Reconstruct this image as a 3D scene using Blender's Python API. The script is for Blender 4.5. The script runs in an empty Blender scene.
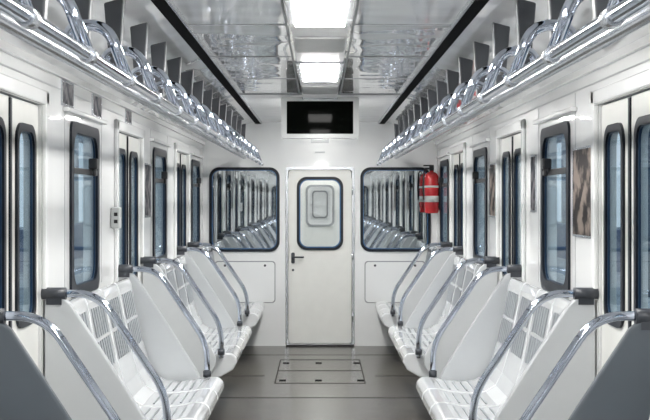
import bpy, bmesh, math
from mathutils import Vector
sc = bpy.context.scene
try:
    sc.view_settings.view_transform = 'Standard'
    sc.view_settings.exposure = 0
except Exception: pass

CAMZ = 1.46; W = 1.17; ZW = 2.02; ZC = 2.24; Y0 = -3.4; Y1 = 12.0
# ---------------------------------------------------------------- materials
def new_mat(name):
    m = bpy.data.materials.new(name); m.use_nodes = True
    return m, m.node_tree, m.node_tree.nodes['Principled BSDF']
def pmat(name, col, rough=.4, metal=0, nscale=8, var=.04, bump=0, bscale=None, stretch=None, coat=0, spec=None, bdist=.05):
    m, nt, b = new_mat(name)
    tc = nt.nodes.new('ShaderNodeTexCoord'); mp = nt.nodes.new('ShaderNodeMapping')
    nt.links.new(tc.outputs['Object'], mp.inputs[0])
    if stretch: mp.inputs['Scale'].default_value = stretch
    n = nt.nodes.new('ShaderNodeTexNoise'); n.inputs['Scale'].default_value = nscale; n.inputs['Detail'].default_value = 4
    nt.links.new(mp.outputs[0], n.inputs['Vector'])
    r = nt.nodes.new('ShaderNodeValToRGB')
    r.color_ramp.elements[0].position = .3; r.color_ramp.elements[1].position = .7
    r.color_ramp.elements[0].color = [max(0, c*(1-var)) for c in col]+[1]
    r.color_ramp.elements[1].color = [min(1, c*(1+var)) for c in col]+[1]
    nt.links.new(n.outputs['Fac'], r.inputs[0]); nt.links.new(r.outputs[0], b.inputs['Base Color'])
    b.inputs['Roughness'].default_value = rough; b.inputs['Metallic'].default_value = metal
    if coat: b.inputs['Coat Weight'].default_value = coat; b.inputs['Coat Roughness'].default_value = .04
    if spec is not None: b.inputs['Specular IOR Level'].default_value = spec
    if bump:
        n2 = nt.nodes.new('ShaderNodeTexNoise'); n2.inputs['Scale'].default_value = bscale or nscale; n2.inputs['Detail'].default_value = 1
        nt.links.new(mp.outputs[0], n2.inputs['Vector'])
        bp = nt.nodes.new('ShaderNodeBump'); bp.inputs['Strength'].default_value = bump; bp.inputs['Distance'].default_value = bdist
        nt.links.new(n2.outputs['Fac'], bp.inputs['Height']); nt.links.new(bp.outputs[0], b.inputs['Normal'])
        if coat: nt.links.new(bp.outputs[0], b.inputs['Coat Normal'])
    return m
M_wall = pmat('wall_laminate', (.85,.86,.86), .22, coat=.5, nscale=3, var=.02, bump=.04, bscale=2)
M_ceil = pmat('ceiling_gloss_panel', (.95,.95,.945), .10, metal=.05, nscale=2, var=.04, bump=.15, bscale=2.8, coat=1, spec=.7)
M_ceilw = pmat('ceiling_matte_white', (.92,.92,.92), .4)
M_cove = pmat('cove_gloss_panel', (.91,.915,.92), .1, metal=.05, nscale=2, var=.03, bump=.10, bscale=2.5, coat=1)
M_floor = pmat('floor_linoleum', (.074,.068,.058), .25, nscale=45, var=.22, bump=.03, bscale=5)
M_seat = pmat('seat_plastic', (.66,.675,.69), .22, coat=.9, var=.02)
M_slot = pmat('seat_slot_grey', (.28,.30,.32), .5)
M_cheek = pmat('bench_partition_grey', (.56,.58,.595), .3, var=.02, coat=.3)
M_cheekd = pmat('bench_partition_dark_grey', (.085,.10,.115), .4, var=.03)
M_heat = pmat('heater_box_shaded_grey', (.18,.19,.20), .5)  # grey darkened so the colour carries the shadow under the seats
M_chrome = pmat('brushed_chrome', (.50,.54,.62), .10, metal=1, var=.03)
M_steel = pmat('satin_steel', (.56,.58,.61), .25, metal=.9, var=.05)
M_rub = pmat('navy_rubber', (.008,.011,.018), .4, var=.1, spec=.3)
M_blk = pmat('black_plastic', (.012,.012,.014), .35)
M_slotb = pmat('matte_black_slot', (.006,.006,.007), .9, spec=.05)
M_joint = pmat('floor_joint_dark', (.022,.021,.019), .6, spec=.2)
M_cap = pmat('clamp_dark_grey', (.04,.045,.055), .4)
M_brk = pmat('bracket_grey', (.07,.075,.085), .35, metal=.2)
M_blue = pmat('blue_edge_gasket', (.025,.11,.26), .3)
M_blued = pmat('dark_blue_gasket', (.014,.04,.085), .3)
M_door = pmat('door_cream_paint', (.80,.80,.765), .28, coat=.3, var=.02)
M_seam = pmat('seam_grey', (.30,.31,.32), .5)
M_red = pmat('extinguisher_red', (.62,.02,.025), .25, coat=.5)
M_label = pmat('label_white', (.85,.85,.82), .5)
M_screen = pmat('lcd_screen', (.004,.005,.004), .04, spec=.015)
M_grille = pmat('vent_grey', (.60,.61,.61), .3, metal=.2)
M_mirror = pmat('reflective_cab_glass', (.60,.64,.66), .02, metal=1, var=.02)
M_conc = pmat('depot_concrete', (.36,.42,.47), .8, nscale=2, var=.25)
M_col = pmat('depot_column', (.06,.09,.14), .6)
M_ground = pmat('depot_ground', (.18,.18,.19), .9, nscale=4, var=.2)
M_bluet = pmat('train_blue_paint', (.05,.11,.24), .3)
def poster_mat(name, a, b_, sc_):
    m, nt, b = new_mat(name)
    tc = nt.nodes.new('ShaderNodeTexCoord'); n = nt.nodes.new('ShaderNodeTexNoise'); n.inputs['Scale'].default_value = sc_
    n.inputs['Detail'].default_value = 5
    r = nt.nodes.new('ShaderNodeValToRGB'); r.color_ramp.elements[0].color = (*a,1); r.color_ramp.elements[1].color = (*b_,1)
    r.color_ramp.elements[0].position = .44; r.color_ramp.elements[1].position = .58
    nt.links.new(tc.outputs['Object'], n.inputs['Vector']); nt.links.new(n.outputs[0], r.inputs[0]); nt.links.new(r.outputs[0], b.inputs['Base Color'])
    b.inputs['Roughness'].default_value = .5; b.inputs['Specular IOR Level'].default_value = .15
    return m
M_post = poster_mat('poster_print', (.02,.015,.015), (.26,.21,.18), 10)
M_post2 = poster_mat('poster_print_dark', (.02,.025,.035), (.18,.17,.18), 16)
def glass_mat(name, tint, refl=.9):
    m = bpy.data.materials.new(name); m.use_nodes = True; nt = m.node_tree; nt.nodes.clear()
    o = nt.nodes.new('ShaderNodeOutputMaterial'); mx = nt.nodes.new('ShaderNodeMixShader')
    lw = nt.nodes.new('ShaderNodeLayerWeight'); lw.inputs[0].default_value = .5
    pw = nt.nodes.new('ShaderNodeMath'); pw.operation = 'POWER'; pw.inputs[1].default_value = 5
    ml = nt.nodes.new('ShaderNodeMath'); ml.operation = 'MULTIPLY_ADD'; ml.inputs[1].default_value = .5; ml.inputs[2].default_value = .03
    nt.links.new(lw.outputs['Facing'], pw.inputs[0]); nt.links.new(pw.outputs[0], ml.inputs[0])
    t = nt.nodes.new('ShaderNodeBsdfTransparent'); t.inputs[0].default_value = (*tint,1)
    g = nt.nodes.new('ShaderNodeBsdfGlossy'); g.inputs['Roughness'].default_value = .02; g.inputs[0].default_value = (refl,refl,refl,1)
    nt.links.new(ml.outputs[0], mx.inputs[0]); nt.links.new(t.outputs[0], mx.inputs[1]); nt.links.new(g.outputs[0], mx.inputs[2]); nt.links.new(mx.outputs[0], o.inputs[0])
    return m
M_glass = glass_mat('window_glass', (.80,.87,.91))
M_glassc = glass_mat('clear_door_glass', (.95,.97,.98))
def emis(name, col, s):
    m, nt, b = new_mat(name)
    b.inputs['Base Color'].default_value = (*col,1); b.inputs['Emission Color'].default_value = (*col,1); b.inputs['Emission Strength'].default_value = s
    return m
M_lamp = emis('lamp_diffuser', (1,.985,.955), 76)
M_lamp2 = emis('next_car_lamp_diffuser', (1,.985,.95), 9)
M_lamp3 = emis('gangway_lamp_diffuser', (1,.985,.95), 26)

# ---------------------------------------------------------------- helpers
def empty(name, loc):
    e = bpy.data.objects.new(name, None); e.empty_display_size = .1; e.location = loc
    sc.collection.objects.link(e); return e
def finish(bm, name, mats, parent=None, bevel=0, smooth=False):
    bmesh.ops.recalc_face_normals(bm, faces=bm.faces)
    me = bpy.data.meshes.new(name); bm.to_mesh(me); bm.free()
    if not isinstance(mats, (list,tuple)): mats = [mats]
    for m in mats: me.materials.append(m)
    o = bpy.data.objects.new(name, me); sc.collection.objects.link(o)
    vs = [v.co for v in me.vertices]
    c = Vector([(min(v[i] for v in vs)+max(v[i] for v in vs))/2 for i in range(3)])
    for v in me.vertices: v.co -= c
    if parent is not None:
        o.parent = parent; o.location = c - parent.location
    else: o.location = c
    if smooth:
        for p in me.polygons: p.use_smooth = True
    if bevel:
        b = o.modifiers.new('bevel','BEVEL'); b.width = bevel; b.segments = 3; b.limit_method = 'ANGLE'; b.angle_limit = math.radians(40)
    return o
def box_bm(bm, a, b, mi=0):
    x0,x1 = sorted((a[0],b[0])); y0,y1 = sorted((a[1],b[1])); z0,z1 = sorted((a[2],b[2]))
    v = [bm.verts.new(p) for p in ((x0,y0,z0),(x1,y0,z0),(x1,y1,z0),(x0,y1,z0),(x0,y0,z1),(x1,y0,z1),(x1,y1,z1),(x0,y1,z1))]
    for f in ((0,3,2,1),(4,5,6,7),(0,1,5,4),(1,2,6,5),(2,3,7,6),(3,0,4,7)):
        bm.faces.new([v[i] for i in f]).material_index = mi
def boxes(name, lst, mat, parent=None, bevel=0):
    bm = bmesh.new()
    for e in lst: box_bm(bm, e[0], e[1], e[2] if len(e) > 2 else 0)
    return finish(bm, name, mat, parent, bevel)
def rr(w, h, r, n=8):
    pts = []
    for cx,cy,a0 in ((w-r,h-r,0),(-(w-r),h-r,90),(-(w-r),-(h-r),180),(w-r,-(h-r),270)):
        for i in range(n+1):
            a = math.radians(a0+90*i/n); pts.append((cx+r*math.cos(a), cy+r*math.sin(a)))
    return pts
def ring_bm(bm, outer, inner, n0, n1, f, mi=0, ioff=(0,0)):
    N = len(outer)
    inner = [(p[0]+ioff[0], p[1]+ioff[1]) for p in inner]
    A = [bm.verts.new(f(u,v,n0)) for u,v in outer]; B = [bm.verts.new(f(u,v,n0)) for u,v in inner]
    C = [bm.verts.new(f(u,v,n1)) for u,v in outer]; D = [bm.verts.new(f(u,v,n1)) for u,v in inner]
    for i in range(N):
        j = (i+1) % N
        for q in ((A[i],A[j],B[j],B[i]),(C[i],C[j],D[j],D[i]),(A[i],A[j],C[j],C[i]),(B[i],B[j],D[j],D[i])):
            bm.faces.new(q).material_index = mi
def ring(name, outer, inner, n0, n1, f, mat, parent=None, ioff=(0,0)):
    bm = bmesh.new(); ring_bm(bm, outer, inner, n0, n1, f, 0, ioff); return finish(bm, name, mat, parent)
def prism_bm(bm, pts, n0, n1, f, mi=0):
    A = [bm.verts.new(f(u,v,n0)) for u,v in pts]; B = [bm.verts.new(f(u,v,n1)) for u,v in pts]
    bm.faces.new(A).material_index = mi; bm.faces.new(B[::-1]).material_index = mi
    for i in range(len(pts)):
        j = (i+1) % len(pts); bm.faces.new((A[i],A[j],B[j],B[i])).material_index = mi
def prism(name, pts, n0, n1, f, mat, parent=None, bevel=0):
    bm = bmesh.new(); prism_bm(bm, pts, n0, n1, f); return finish(bm, name, mat, parent, bevel)
def fillet(pts, r, n=7):
    pts = [Vector(p) for p in pts]; out = [pts[0]]
    for i in range(1, len(pts)-1):
        a,b,c = pts[i-1],pts[i],pts[i+1]; d1 = (a-b); d2 = (c-b)
        rr_ = min(r, d1.length*.49, d2.length*.49); p = b+d1.normalized()*rr_; q = b+d2.normalized()*rr_
        for k in range(n+1):
            t = k/n; out.append(p*(1-t)**2 + b*2*t*(1-t) + q*t*t)
    out.append(pts[-1]); return out
def tube_bm(bm, pts, r, seg=12, mi=0):
    pts = [Vector(p) for p in pts]; prev = None; n = len(pts)
    t0 = (pts[1]-pts[0]).normalized(); ref = Vector((0,1,0)) if abs(t0.y) < .9 else Vector((0,0,1))
    nrm = (ref - t0*ref.dot(t0)).normalized()
    for i in range(n):
        t = (pts[min(i+1,n-1)]-pts[max(i-1,0)]).normalized()
        nrm = (nrm - t*nrm.dot(t)).normalized(); bn = t.cross(nrm)
        cur = [bm.verts.new(pts[i]+(nrm*math.cos(2*math.pi*k/seg)+bn*math.sin(2*math.pi*k/seg))*r) for k in range(seg)]
        if prev:
            for k in range(seg):
                fc = bm.faces.new((prev[k],prev[(k+1)%seg],cur[(k+1)%seg],cur[k])); fc.smooth = True; fc.material_index = mi
        else: bm.faces.new(cur).material_index = mi
        prev = cur
    bm.faces.new(prev[::-1]).material_index = mi
def tube(name, pts, r, mat, parent=None, fr=0, seg=12):
    bm = bmesh.new(); tube_bm(bm, fillet(pts, fr) if fr else pts, r, seg); return finish(bm, name, mat, parent)
def lathe_bm(bm, prof, cx, cy, seg=20, mi=0):
    prev = None
    for r,z in prof:
        cur = [bm.verts.new((cx+r*math.cos(2*math.pi*k/seg), cy+r*math.sin(2*math.pi*k/seg), z)) for k in range(seg)]
        if prev:
            for k in range(seg):
                fc = bm.faces.new((prev[k],prev[(k+1)%seg],cur[(k+1)%seg],cur[k])); fc.smooth = True; fc.material_index = mi
        else: bm.faces.new(cur)
        prev = cur
    bm.faces.new(prev)

# ---------------------------------------------------------------- layout
DOORS = [-.995, 1.785, 4.565, 7.345, 10.125]; DH = .475; DTOP = 1.86
SEGS = [(-3.36,-1.47),(-.52,1.31),(2.26,4.09),(5.04,6.87),(7.82,9.65),(10.6,11.97)]
WINS = [(a+b)/2 for a,b in SEGS]; WINS[-1] = 11.25
WH = .33; WZ0, WZ1 = 1.02, 1.81

boxes('floor', [((-W-.08,Y0-.1,-.06),(W+.08,Y1+.1,0))], M_floor)
YM = 12/1.36
boxes('ceiling', [((-.60,Y0,ZC),(.60,YM,ZC+.04)), ((-.60,YM,ZC),(.60,Y1,ZC+.04),1)], [M_ceil, M_ceilw])
lst = []
y = -3.0
while y < YM:
    for s in (-1,1): lst.append(((s*.15,y,ZC-.003),(s*.58,y+.014,ZC+.001)))
    y += 1.19
lst.append(((-.58,YM,ZC-.006),(.58,YM+.02,ZC+.001)))
for s in (-1,1): lst.append(((s*.145,Y0,ZC-.004),(s*.155,YM,ZC+.001)))
boxes('trim_ceiling_seams', lst, M_seam)
for s,nm in ((-1,'left'),(1,'right')):
    boxes('trim_ceiling_slot_'+nm, [((s*.588,Y0,ZC-.02),(s*.645,Y1,ZC+.03))], M_slotb)
    boxes('trim_ceiling_edge_'+nm, [((s*.578,Y0,ZC-.021),(s*.588,Y1,ZC+.002))], M_steel)

LY = [-2.44,-.05,2.35,4.75,7.13,9.53]
def lamp(i, ly, h):
    e = empty('ceiling_lamp' if i == 0 else 'ceiling_lamp.%03d' % i, (0,ly,ZC))
    boxes('diffuser', [((-.105,ly-h,ZC-.034),(.105,ly+h,ZC-.004))], M_lamp, e)
    fo = lambda u,v,n,ly=ly: (u, ly+v, ZC-n)
    ring('lamp_frame', rr(.135,h+.03,.01), rr(.105,h,.01), 0, .022, fo, M_steel, e)
for i,ly in enumerate(LY): lamp(i, ly, .42)
lamp(6, 11.0, .11)  # extra lamp off the row spacing, hidden by the display, added to brighten the end wall
for i in range(len(LY)-1):
    a,b = LY[i]+.47, LY[i+1]-.47
    e = empty('ceiling_vent' if i == 0 else 'ceiling_vent.%03d' % i, (0,(a+b)/2,ZC))
    m = (a+b)/2
    l = [((-.13,a,ZC-.012),(.13,m-.3,ZC)), ((-.13,m+.3,ZC-.012),(.13,b,ZC))]
    boxes('vent_cover', l, M_ceilw, e, .003)
    l = [((-.13,m-.28,ZC-.006),(.13,m+.28,ZC))]
    k = m-.27
    while k < m+.27: l.append(((-.12,k,ZC-.02),(.12,k+.012,ZC-.004))); k += .03
    boxes('vent_slats', l, M_grille, e)

for s,nm in ((-1,'left'),(1,'right')):
    P = lambda d,y,z,s=s: (s*(W-d), y, z)
    ops = [(c-DH,c+DH,0,DTOP) for c in DOORS]+[(c-WH,c+WH,WZ0,WZ1) for c in WINS]
    ops.sort(); cur = Y0; l = []
    for a,b,z0,z1 in ops:
        l.append((P(0,cur,0),P(-.07,a,ZW)))
        if z0 > 0: l.append((P(0,a,0),P(-.07,b,z0)))
        l.append((P(0,a,z1),P(-.07,b,ZW))); cur = b
    l.append((P(0,cur,0),P(-.07,Y1,ZW)))
    boxes('wall_'+nm, l, M_wall)
    prof = [(0,ZW),(.02,ZW+.02),(.14,2.10),(.30,2.17),(.515,ZC),(.515,ZC+.03),(-.07,ZC+.03),(-.07,ZW)]
    prism('wall_cove_'+nm, prof, Y0, Y1, lambda u,v,n,s=s: (s*(W-u), n, v), M_cove)
    l = [(P(0,Y0,ZW-.012),P(.022,Y1,ZW+.022))]
    boxes('trim_cornice_'+nm, l, M_wall, bevel=.004)
    l = []
    for c in DOORS:
        for t in (-1,1):
            l.append((P(0,c+t*DH,0),P(.022,c+t*(DH+.055),DTOP+.06)))
        l.append((P(0,c-DH-.055,DTOP),P(.022,c+DH+.055,DTOP+.06)))
    boxes('trim_door_surround_'+nm, l, M_wall, bevel=.008)
    l = []
    for c in WINS:
        for t in (-1,1): l.append((P(-.001,c+t*(WH+.13),1.02),P(.0015,c+t*(WH+.13)+.006,1.95)))
    l.append((P(-.001,Y0,1.955),P(.002,Y1,1.962)))
    boxes('trim_wall_seams_'+nm, l, M_seam)
    l = []
    for c in WINS: l.append((P(0,c-.5 if c<11 else c-.45,1.865),P(.03,c+.5,1.885)))
    boxes('trim_ledge_'+nm, l, M_wall, bevel=.006)
    for i,c in enumerate(WINS):
        cz = (WZ0+WZ1)/2; hz = (WZ1-WZ0)/2
        e = empty('window_%d' % (i+1 if s < 0 else i+7), P(0,c,cz))
        f = lambda u,v,n,s=s,c=c,cz=cz: (s*(W-n), c+u, cz+v)
        ring('gasket', rr(WH+.022,hz+.022,.055), rr(WH-.03,hz-.03,.09), -.012, .012, f, M_rub, e)
        ring('inner_bead', rr(WH-.028,hz-.028,.09), rr(WH-.034,hz-.034,.085), -.010, -.001, f, M_blued, e)
        prism('pane', rr(WH-.03,hz-.03,.09), -.008, -.004, f, M_glass, e)
        boxes('hopper_bar', [(P(-.004,c-WH+.03,1.585),P(.012,c+WH-.03,1.615))], M_blk, e, .004)
        boxes('hopper_latch', [(P(0,c+.10,1.615),P(.045,c+.17,1.67)),(P(.015,c+.12,1.58),P(.035,c+.15,1.63))], M_blk, e, .008)
    for i,c in enumerate(DOORS):
        e = empty('door_%d' % (i+1 if s < 0 else i+6), P(0,c,.9))
        for t in (-1,1):
            cc = c+t*DH/2; cz = DTOP/2
            f = lambda u,v,n,s=s,cc=cc,cz=cz: (s*(W-n), cc+u, cz+v)
            gz = 1.36-cz
            ring('leaf', rr(DH/2-.006,cz-.005,.01), rr(.135,.385,.07), -.05, -.012, f, M_door, e, (0,gz))
            ff = lambda u,v,n,s=s,cc=cc: (s*(W-n), cc+u, 1.36+v)
            ring('leaf_gasket', rr(.155,.405,.08), rr(.125,.375,.06), -.02, -.001, ff, M_rub, e)
            ring('leaf_bead', rr(.127,.377,.06), rr(.121,.371,.055), -.02, -.010, ff, M_blued, e)
            prism('leaf_pane', rr(.13,.38,.06), -.018, -.014, ff, M_glass, e)
        boxes('centre_seal', [(P(-.05,c-.012,.01),P(-.004,c+.012,DTOP-.01))], M_rub, e)
        boxes('threshold', [(P(-.06,c-DH,0),P(.06,c+DH,.008))], M_steel, e)

# ---------------------------------------------------------------- benches
def bench(s, a, b, idx, far_cheek=True, gap=0):
    name = 'metro_bench' if idx == 0 else 'metro_bench.%03d' % idx
    e = empty(name, (s*(W-.3), (a+b)/2, 0))
    F = lambda u,v,n: (s*(W-u), n, v)
    L = b-a-.08-gap; n = max(1, round(L/.44)); w = L/n
    prof = [(.045,1.0),(.06,1.02),(.085,1.015),(.10,.98),(.125,.85),(.165,.66),(.20,.54),(.235,.475),(.29,.44),(.37,.432),(.47,.44),(.55,.456),(.595,.455),(.622,.43),(.626,.395),(.60,.345),(.52,.30),(.36,.27),(.20,.27),(.10,.34),(.05,.7)]
    for i in range(n):
        y0 = a+.04+i*w+.004; y1 = y0+w-.008
        prism('seat_%d' % (i+1), prof, y0, y1, F, M_seat, e, .012)
    bm = bmesh.new()
    for i in range(n):
        yc = a+.04+(i+.5)*w
        def back(t, off):
            u0,v0,u1,v1 = .103,.965,.168,.645
            d = Vector((u1-u0, v1-v0)); dn = d.normalized(); nn = Vector((-dn.y, dn.x))
            return Vector((u0,v0))+d*t+nn*off
        for cidx in range(6):
            yy0 = yc-w*.37+cidx*w*.126; yy1 = yy0+w*.085
            for k in range(2):
                t0 = .04+k*.48; t1 = t0+.42
                q = [back(t0,.001),back(t0,.004),back(t1,.004),back(t1,.001)]
                prism_bm(bm, [(p.x,p.y) for p in q], yy0, yy1, F)
        for k in range(5):
            u = .33+k*.045
            zz = .437 + max(0,(u-.42))*.13
            prism_bm(bm, [(u,zz-.01),(u,zz+.001),(u+.010,zz+.003),(u+.010,zz-.01)], yc-w*.34, yc+w*.34, F)
    finish(bm, 'slots', M_slot, e)
    boxes('heater_box', [((s*(W),a+.06,0),(s*(W-.22),b-.06,.28))], M_heat, e, .01)
    cheek = [(.0,1.05),(.09,1.05),(.125,1.02),(.30,.755),(.46,.50),(.49,.44),(.49,.38),(.45,.31),(.34,.25),(0,.22)]
    ends = [(a,1)]
    if far_cheek: ends.append((b,-1))
    for k,(yy,t) in enumerate(ends):
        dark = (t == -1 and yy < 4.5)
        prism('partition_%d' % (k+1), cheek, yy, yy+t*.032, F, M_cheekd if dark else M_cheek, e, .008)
        yc = yy+t*.016
        pts = [F(.02,1.065,yc),F(.235,1.068,yc),F(.525,.64,yc),F(.525,.43,yc)]
        tube('grab_tube_%d' % (k+1), pts, .0165, M_chrome, e, .10, 14)
        bm = bmesh.new(); tube_bm(bm, [F(.0,1.065,yc),F(.10,1.065,yc)], .027, 14); tube_bm(bm, [F(.525,.45,yc),F(.525,.485,yc)], .023, 12)
        box_bm(bm, F(.02,1.02,yc-.02), F(.085,1.06,yc+.02))
        finish(bm, 'clamp_%d' % (k+1), M_cap, e)
k = 0
for s in (-1,1):
    for i,(a,b) in enumerate(SEGS):
        bench(s, a, b, k, i < len(SEGS)-1, .28 if i == 2 else 0); k += 1

# ---------------------------------------------------------------- overhead handrails
for k,s in enumerate((-1,1)):
    e = empty('overhead_handrail' if k == 0 else 'overhead_handrail.001', (s*.65, 4.3, 1.85))
    F = lambda x,y,z: (s*x, y, z)
    tube('inner_rail', [F(.56,Y0+.3,1.95),F(.56,Y0+.3,1.81),F(.56,11.75,1.81),F(.66,11.75,1.93)], .016, M_chrome, e, .10, 14)
    tube('outer_rail', [F(.75,Y0+.1,1.885),F(.75,11.85,1.885)], .021, M_steel, e, 0, 14)
    bm = bmesh.new(); y = Y0+.3; ys = []
    while y < 11.8:
        ys.append(y)
        pts = fillet([F(.75,y,1.885),F(.73,y,1.97),F(.62,y,1.97),F(.56,y,1.81)], .08, 8)
        tube_bm(bm, pts, .0170, 12)
        y += .60
    finish(bm, 'rungs', M_chrome, e)
    bm = bmesh.new()
    for y in ys: tube_bm(bm, [F(.56,y-.025,1.81),F(.56,y+.025,1.81)], .021, 14)
    finish(bm, 'sleeves', M_steel, e)
    bm = bmesh.new()
    for y in ys:
        yy = y+.30
        prism_bm(bm, [(.715,2.20),(.79,2.18),(.765,1.89),(.735,1.89)], yy-.02, yy+.02, lambda u,v,n,s=s: (s*u, n, v))
    finish(bm, 'hanger_brackets', M_brk, e, .006)

# ---------------------------------------------------------------- end walls
def end_wall(nm, Y, t, main):
    f = lambda u,v,n: (u, Y-t*n, v)
    bm = bmesh.new()
    wz = (1.77+.96)/2; hz = (1.77-.96)/2
    for s in (-1,1):
        fo = lambda u,v,n,s=s: (s*.755+u, Y-t*n, 1.01+v)
        ring_bm(bm, rr(.415,1.01,.001), rr(.335,hz,.09), -.06, 0, fo, 0, (0,wz-1.01))
    box_bm(bm, f(-.34,1.79,-.06), f(.34,2.02,0)); box_bm(bm, f(-W,2.02,-.06), f(W,ZC+.03,0))
    finish(bm, 'wall_'+nm, M_wall)
    for j,s in enumerate((-1,1)):
        e = empty('window_%d' % ((13 if main else 15)+j), f(s*.755,wz,0))
        g = lambda u,v,n,s=s: (s*.755+u, Y-t*n, wz+v)
        ring('gasket', rr(.352,hz+.017,.10), rr(.325,hz-.01,.08), -.02, .016, g, M_rub, e)
        ring('bead', rr(.327,hz-.008,.08), rr(.318,hz-.017,.075), -.01, .008, g, M_blue, e)
        prism('pane', rr(.33,hz-.005,.08), -.02, -.012, g, M_mirror, e)
        h = empty('trim_access_hatch' if (main and j == 0) else 'trim_access_hatch.%03d' % ((0 if main else 2)+j), f(s*.75,.64,0))
        gp = lambda u,v,n,s=s: (s*.75+u, Y-t*n, .64+v)
        prism('panel', rr(.295,.20,.03), 0, .006, gp, M_wall, h)
        ring('panel_groove', rr(.305,.21,.035), rr(.295,.20,.03), 0, .003, gp, M_seam, h)
        bm = bmesh.new()
        for uu in (-.2,.2):
            prism_bm(bm, rr(.012,.012,.011,3), .006, .011, lambda u,v,n,uu=uu: gp(u+uu,v+.165,n))
        finish(bm, 'panel_locks', M_cap, h)
    e = empty('door_%d' % (11 if main else 12), f(0,.9,0))
    dz = 1.77/2
    d = lambda u,v,n: (u, Y-t*n, dz+.01+v)
    dwz = (1.69+.96)/2
    ring('door_frame', rr(.345,dz+.01,.03), rr(.318,dz-.015,.03), -.05, .014, d, M_steel, e)
    ring('door_leaf', rr(.312,dz-.02,.03), rr(.21,.345,.09), -.035, -.005, d, M_door, e, (0,dwz-dz-.01))
    prism('door_gap_seal', rr(.34,.05,.01), -.05, -.04, lambda u,v,n: f(u,v+dz*2-.04,n), M_blk, e)
    g = lambda u,v,n: (u, Y-t*n, dwz+v)
    ring('window_gasket', rr(.232,.367,.10), rr(.207,.342,.085), -.04, .008, g, M_rub, e)
    ring('window_bead', rr(.209,.344,.085), rr(.196,.331,.075), -.03, 0, g, M_blue, e)
    prism('window_pane', rr(.21,.345,.09), -.026, -.02, g, M_glassc if main else M_mirror, e)
    bm = bmesh.new()
    prism_bm(bm, rr(.018,.055,.015,4), -.005, .004, lambda u,v,n: f(u-.27,v+.88,n))
    tube_bm(bm, fillet([f(-.27,.89,0),f(-.27,.89,.05),f(-.16,.89,.05)],.02), .009, 10)
    prism_bm(bm, rr(.012,.012,.011,4), -.005, .012, lambda u,v,n: f(u-.27,v+.76,n))
    finish(bm, 'door_handle', M_cap, e)
    bm = bmesh.new()
    for z in (.3,.9,1.55): tube_bm(bm, [f(.325,z-.04,.012),f(.325,z+.04,.012)], .010, 8)
    finish(bm, 'hinges', M_steel, e)
    boxes('door_sill', [(f(-.34,0,0),f(.34,.018,.05))], M_blk, e)
    if main:
        boxes('trim_route_plate', [(f(-.09,2.03,0),f(.09,2.09,.01)),(f(-.05,1.93,0),f(.05,1.945,.008))], M_cheek, None, .003)
end_wall('end', Y1, 1, True)
end_wall('rear', Y0, -1, False)

boxes('gangway_shell', [((-.6,12.08,0),(-.55,12.58,2.1)),((.55,12.08,0),(.6,12.58,2.1)),((-.6,12.08,2.1),(.6,12.58,2.14)),((-.6,12.11,-.05),(.6,12.58,0))], M_wall)
g = lambda u,v,n: (u, 12.62+n, 1.38+v)
ring('wall_next_car', rr(.6,1.4,.01), rr(.135,.205,.05), 0, .04, g, M_door, None, (0,.02))
ring('trim_next_car_window', rr(.15,.22,.06), rr(.128,.198,.045), -.015, .01, lambda u,v,n: g(u,v+.02,n), M_seam)
g2 = lambda u,v,n: (u, 16.5+n, 1.40+v)
boxes('next_car_shell', [((-1.2,12.7,-.05),(1.2,16.5,0)),((-1.2,12.7,2.24),(1.2,16.5,2.28)),((-1.25,12.7,0),(-1.2,16.5,2.24)),((1.2,12.7,0),(1.25,16.5,2.24)),((-1.2,16.5,0),(1.2,16.55,2.24))], M_wall)
ring('trim_next_car_far_window', rr(.11,.19,.05), rr(.09,.17,.04), -.02, 0, g2, M_seam)
boxes('next_car_lamp', [((-.12,13.2,2.21),(.12,15.8,2.235))], M_lamp2)
boxes('gangway_lamp', [((-.1,12.2,2.07),(.1,12.4,2.095))], M_lamp3)

# ---------------------------------------------------------------- display
e = empty('display_monitor', (0,9.13,2.1))
fd = lambda u,v,n: (u, 9.09+n, 2.085+v)
prism('housing', rr(.295,.155,.015,4), .012, .13, fd, M_wall, e, .004)
ring('bezel', rr(.295,.155,.015,4), rr(.252,.124,.006,4), 0, .014, fd, M_grille, e)
prism('screen', rr(.254,.126,.006,4), .005, .014, fd, M_screen, e)
boxes('ceiling_mount', [((-.2,9.13,2.235),(.2,9.2,2.26))], M_steel, e)

# ---------------------------------------------------------------- extinguisher
ex, ey = 1.09, 11.72
e = empty('fire_extinguisher', (ex,ey,1.5))
bm = bmesh.new()
lathe_bm(bm, [(.05,1.33),(.065,1.335),(.070,1.35),(.071,1.66),(.065,1.70),(.045,1.725),(.022,1.735),(.02,1.75)], ex, ey, 24)
finish(bm, 'cylinder', M_red, e)
bm = bmesh.new()
lathe_bm(bm, [(.0725,1.44),(.0725,1.50)], ex, ey, 24); lathe_bm(bm, [(.0725,1.58),(.0725,1.60)], ex, ey, 24)
finish(bm, 'label', M_label, e)
bm = bmesh.new()
lathe_bm(bm, [(.02,1.745),(.024,1.75),(.024,1.79),(.012,1.80)], ex, ey, 14)
box_bm(bm, (ex-.08,ey-.012,1.79),(ex+.02,ey+.012,1.803)); box_bm(bm, (ex-.07,ey-.01,1.765),(ex,ey+.01,1.776))
tube_bm(bm, fillet([(ex-.02,ey,1.77),(ex-.078,ey-.03,1.75),(ex-.085,ey-.03,1.60),(ex-.08,ey-.03,1.46)],.04), .008, 8)
finish(bm, 'valve_and_hose', M_blk, e)
boxes('wall_bracket', [((ex+.055,ey-.03,1.38),(W,ey+.03,1.40)),((ex+.055,ey-.03,1.62),(W,ey+.03,1.64)),((W-.012,ey-.04,1.36),(W,ey+.04,1.68))], M_blk, e)

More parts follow.
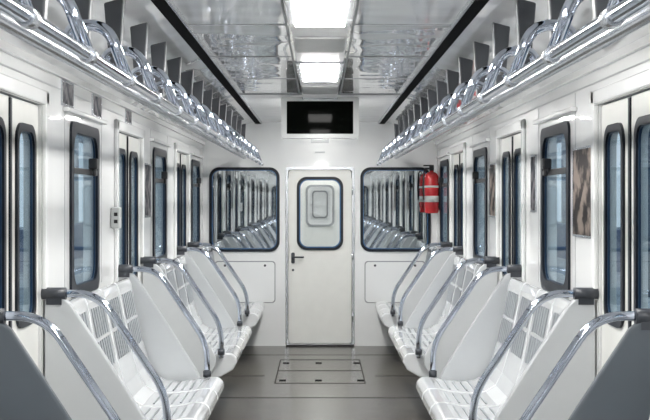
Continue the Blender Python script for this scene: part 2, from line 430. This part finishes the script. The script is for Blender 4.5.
# ---------------------------------------------------------------- posters, boxes
def poster(s, y0, y1, z0, z1, nm, mat):
    e = empty(nm, (s*W,(y0+y1)/2,(z0+z1)/2))
    f = lambda u,v,n: (s*(W-n), (y0+y1)/2+u, (z0+z1)/2+v)
    hw,hh = (y1-y0)/2,(z1-z0)/2
    ring('frame', rr(hw+.006,hh+.006,.004,2), rr(hw-.004,hh-.004,.004,2), 0, .008, f, M_steel, e)
    prism('print', rr(hw-.003,hh-.003,.004,2), 0, .006, f, mat, e)
poster(1, 5.12, 5.52, 1.30, 1.69, 'framed_poster', M_post)
poster(-1, 5.42, 5.66, 1.895, 2.0, 'framed_notice', M_post2)
poster(-1, 6.15, 6.38, 1.895, 2.0, 'framed_notice.001', M_post2)
poster(-1, 7.2, 7.4, 1.93, 2.0, 'framed_notice.002', M_post2)
poster(1, 6.48, 6.62, 1.4, 1.7, 'framed_poster.001', M_post2)
poster(-1, 7.96, 8.24, 1.35, 1.7, 'framed_poster.002', M_post2)
poster(1, 7.96, 8.24, 1.35, 1.7, 'framed_poster.003', M_post)
e = empty('intercom_box', (-W,6.72,1.36)); s = -1
boxes('case', [((s*W,6.70,1.30),(s*(W-.05),6.78,1.42))], M_grille, e, .008)
boxes('buttons', [((s*(W-.04),6.695,1.33),(s*(W-.02),6.701,1.35)),((s*(W-.04),6.695,1.37),(s*(W-.02),6.701,1.39))], M_blk, e)

# ---------------------------------------------------------------- floor hatch
l = []
x0,x1,ya,yb = -.36,.36,9.55,10.95
for y in (ya,(ya+yb)/2,yb): l.append(((x0,y,0),(x1,y+.025,.002)))
for x in (x0,x1): l.append(((x-.005,ya,0),(x+.005,yb,.002)))
e = empty('floor_hatch', (0,10.2,0))
boxes('hatch_joints', l, M_joint, e)
l = []
for y in (ya+.12,yb-.25):
    for x in (-.33,-.04,.3): l.append(((x,y,0),(x+.055,y+.07,.003)))
boxes('hatch_latches', l, M_slotb, e)
boxes('trim_floor_joint', [((-W,8.85,0),(W,8.87,.0015)),((-W,11.3,0),(W,11.32,.0015)),((-W,6.2,0),(W,6.22,.0015)),((-W,9.95,0),(x0-.1,9.975,.0015)),((x1+.1,9.95,0),(W,9.975,.0015))], M_joint)

# ---------------------------------------------------------------- outside (depot hall)
boxes('ground', [((-14,-20,-1.1),(14,60,-1.0))], M_ground)
for k,s in enumerate((-1,1)):
    sf = '' if k == 0 else '.001'
    l = [((s*7,-20,-1),(s*7.3,60,.8)), ((s*7,-20,3.2),(s*7.3,60,5))]
    y = -18
    while y < 60: l.append(((s*7,y,.8),(s*7.3,y+.8,3.2))); y += 4
    boxes('depot_facade'+sf, l, M_conc)
    l = [((s*2.2,-10,-1),(s*6,50,.35)), ((s*4.6,-10,.35),(s*4.8,50,1.0),1)]; y = -8
    while y < 50:
        l.append(((s*3.6,y,.35),(s*3.85,y+.25,4.3),2)); y += 3.1
    boxes('depot_platform'+sf, l, [M_conc, M_bluet, M_col])

w = bpy.data.worlds.new('World'); sc.world = w; w.use_nodes = True
bg = w.node_tree.nodes['Background']; bg.inputs[0].default_value = (.82,.92,1,1); bg.inputs[1].default_value = 1.0

# ---------------------------------------------------------------- camera
cd = bpy.data.cameras.new('camera'); co = bpy.data.objects.new('camera', cd); sc.collection.objects.link(co)
co.location = (0,0,CAMZ); co.rotation_euler = (math.pi/2,0,0)
cd.sensor_width = 36; cd.lens = 1200/650*36; cd.shift_x = 5/650; cd.shift_y = -10/650
cd.clip_start = .05; cd.clip_end = 200
sc.camera = co
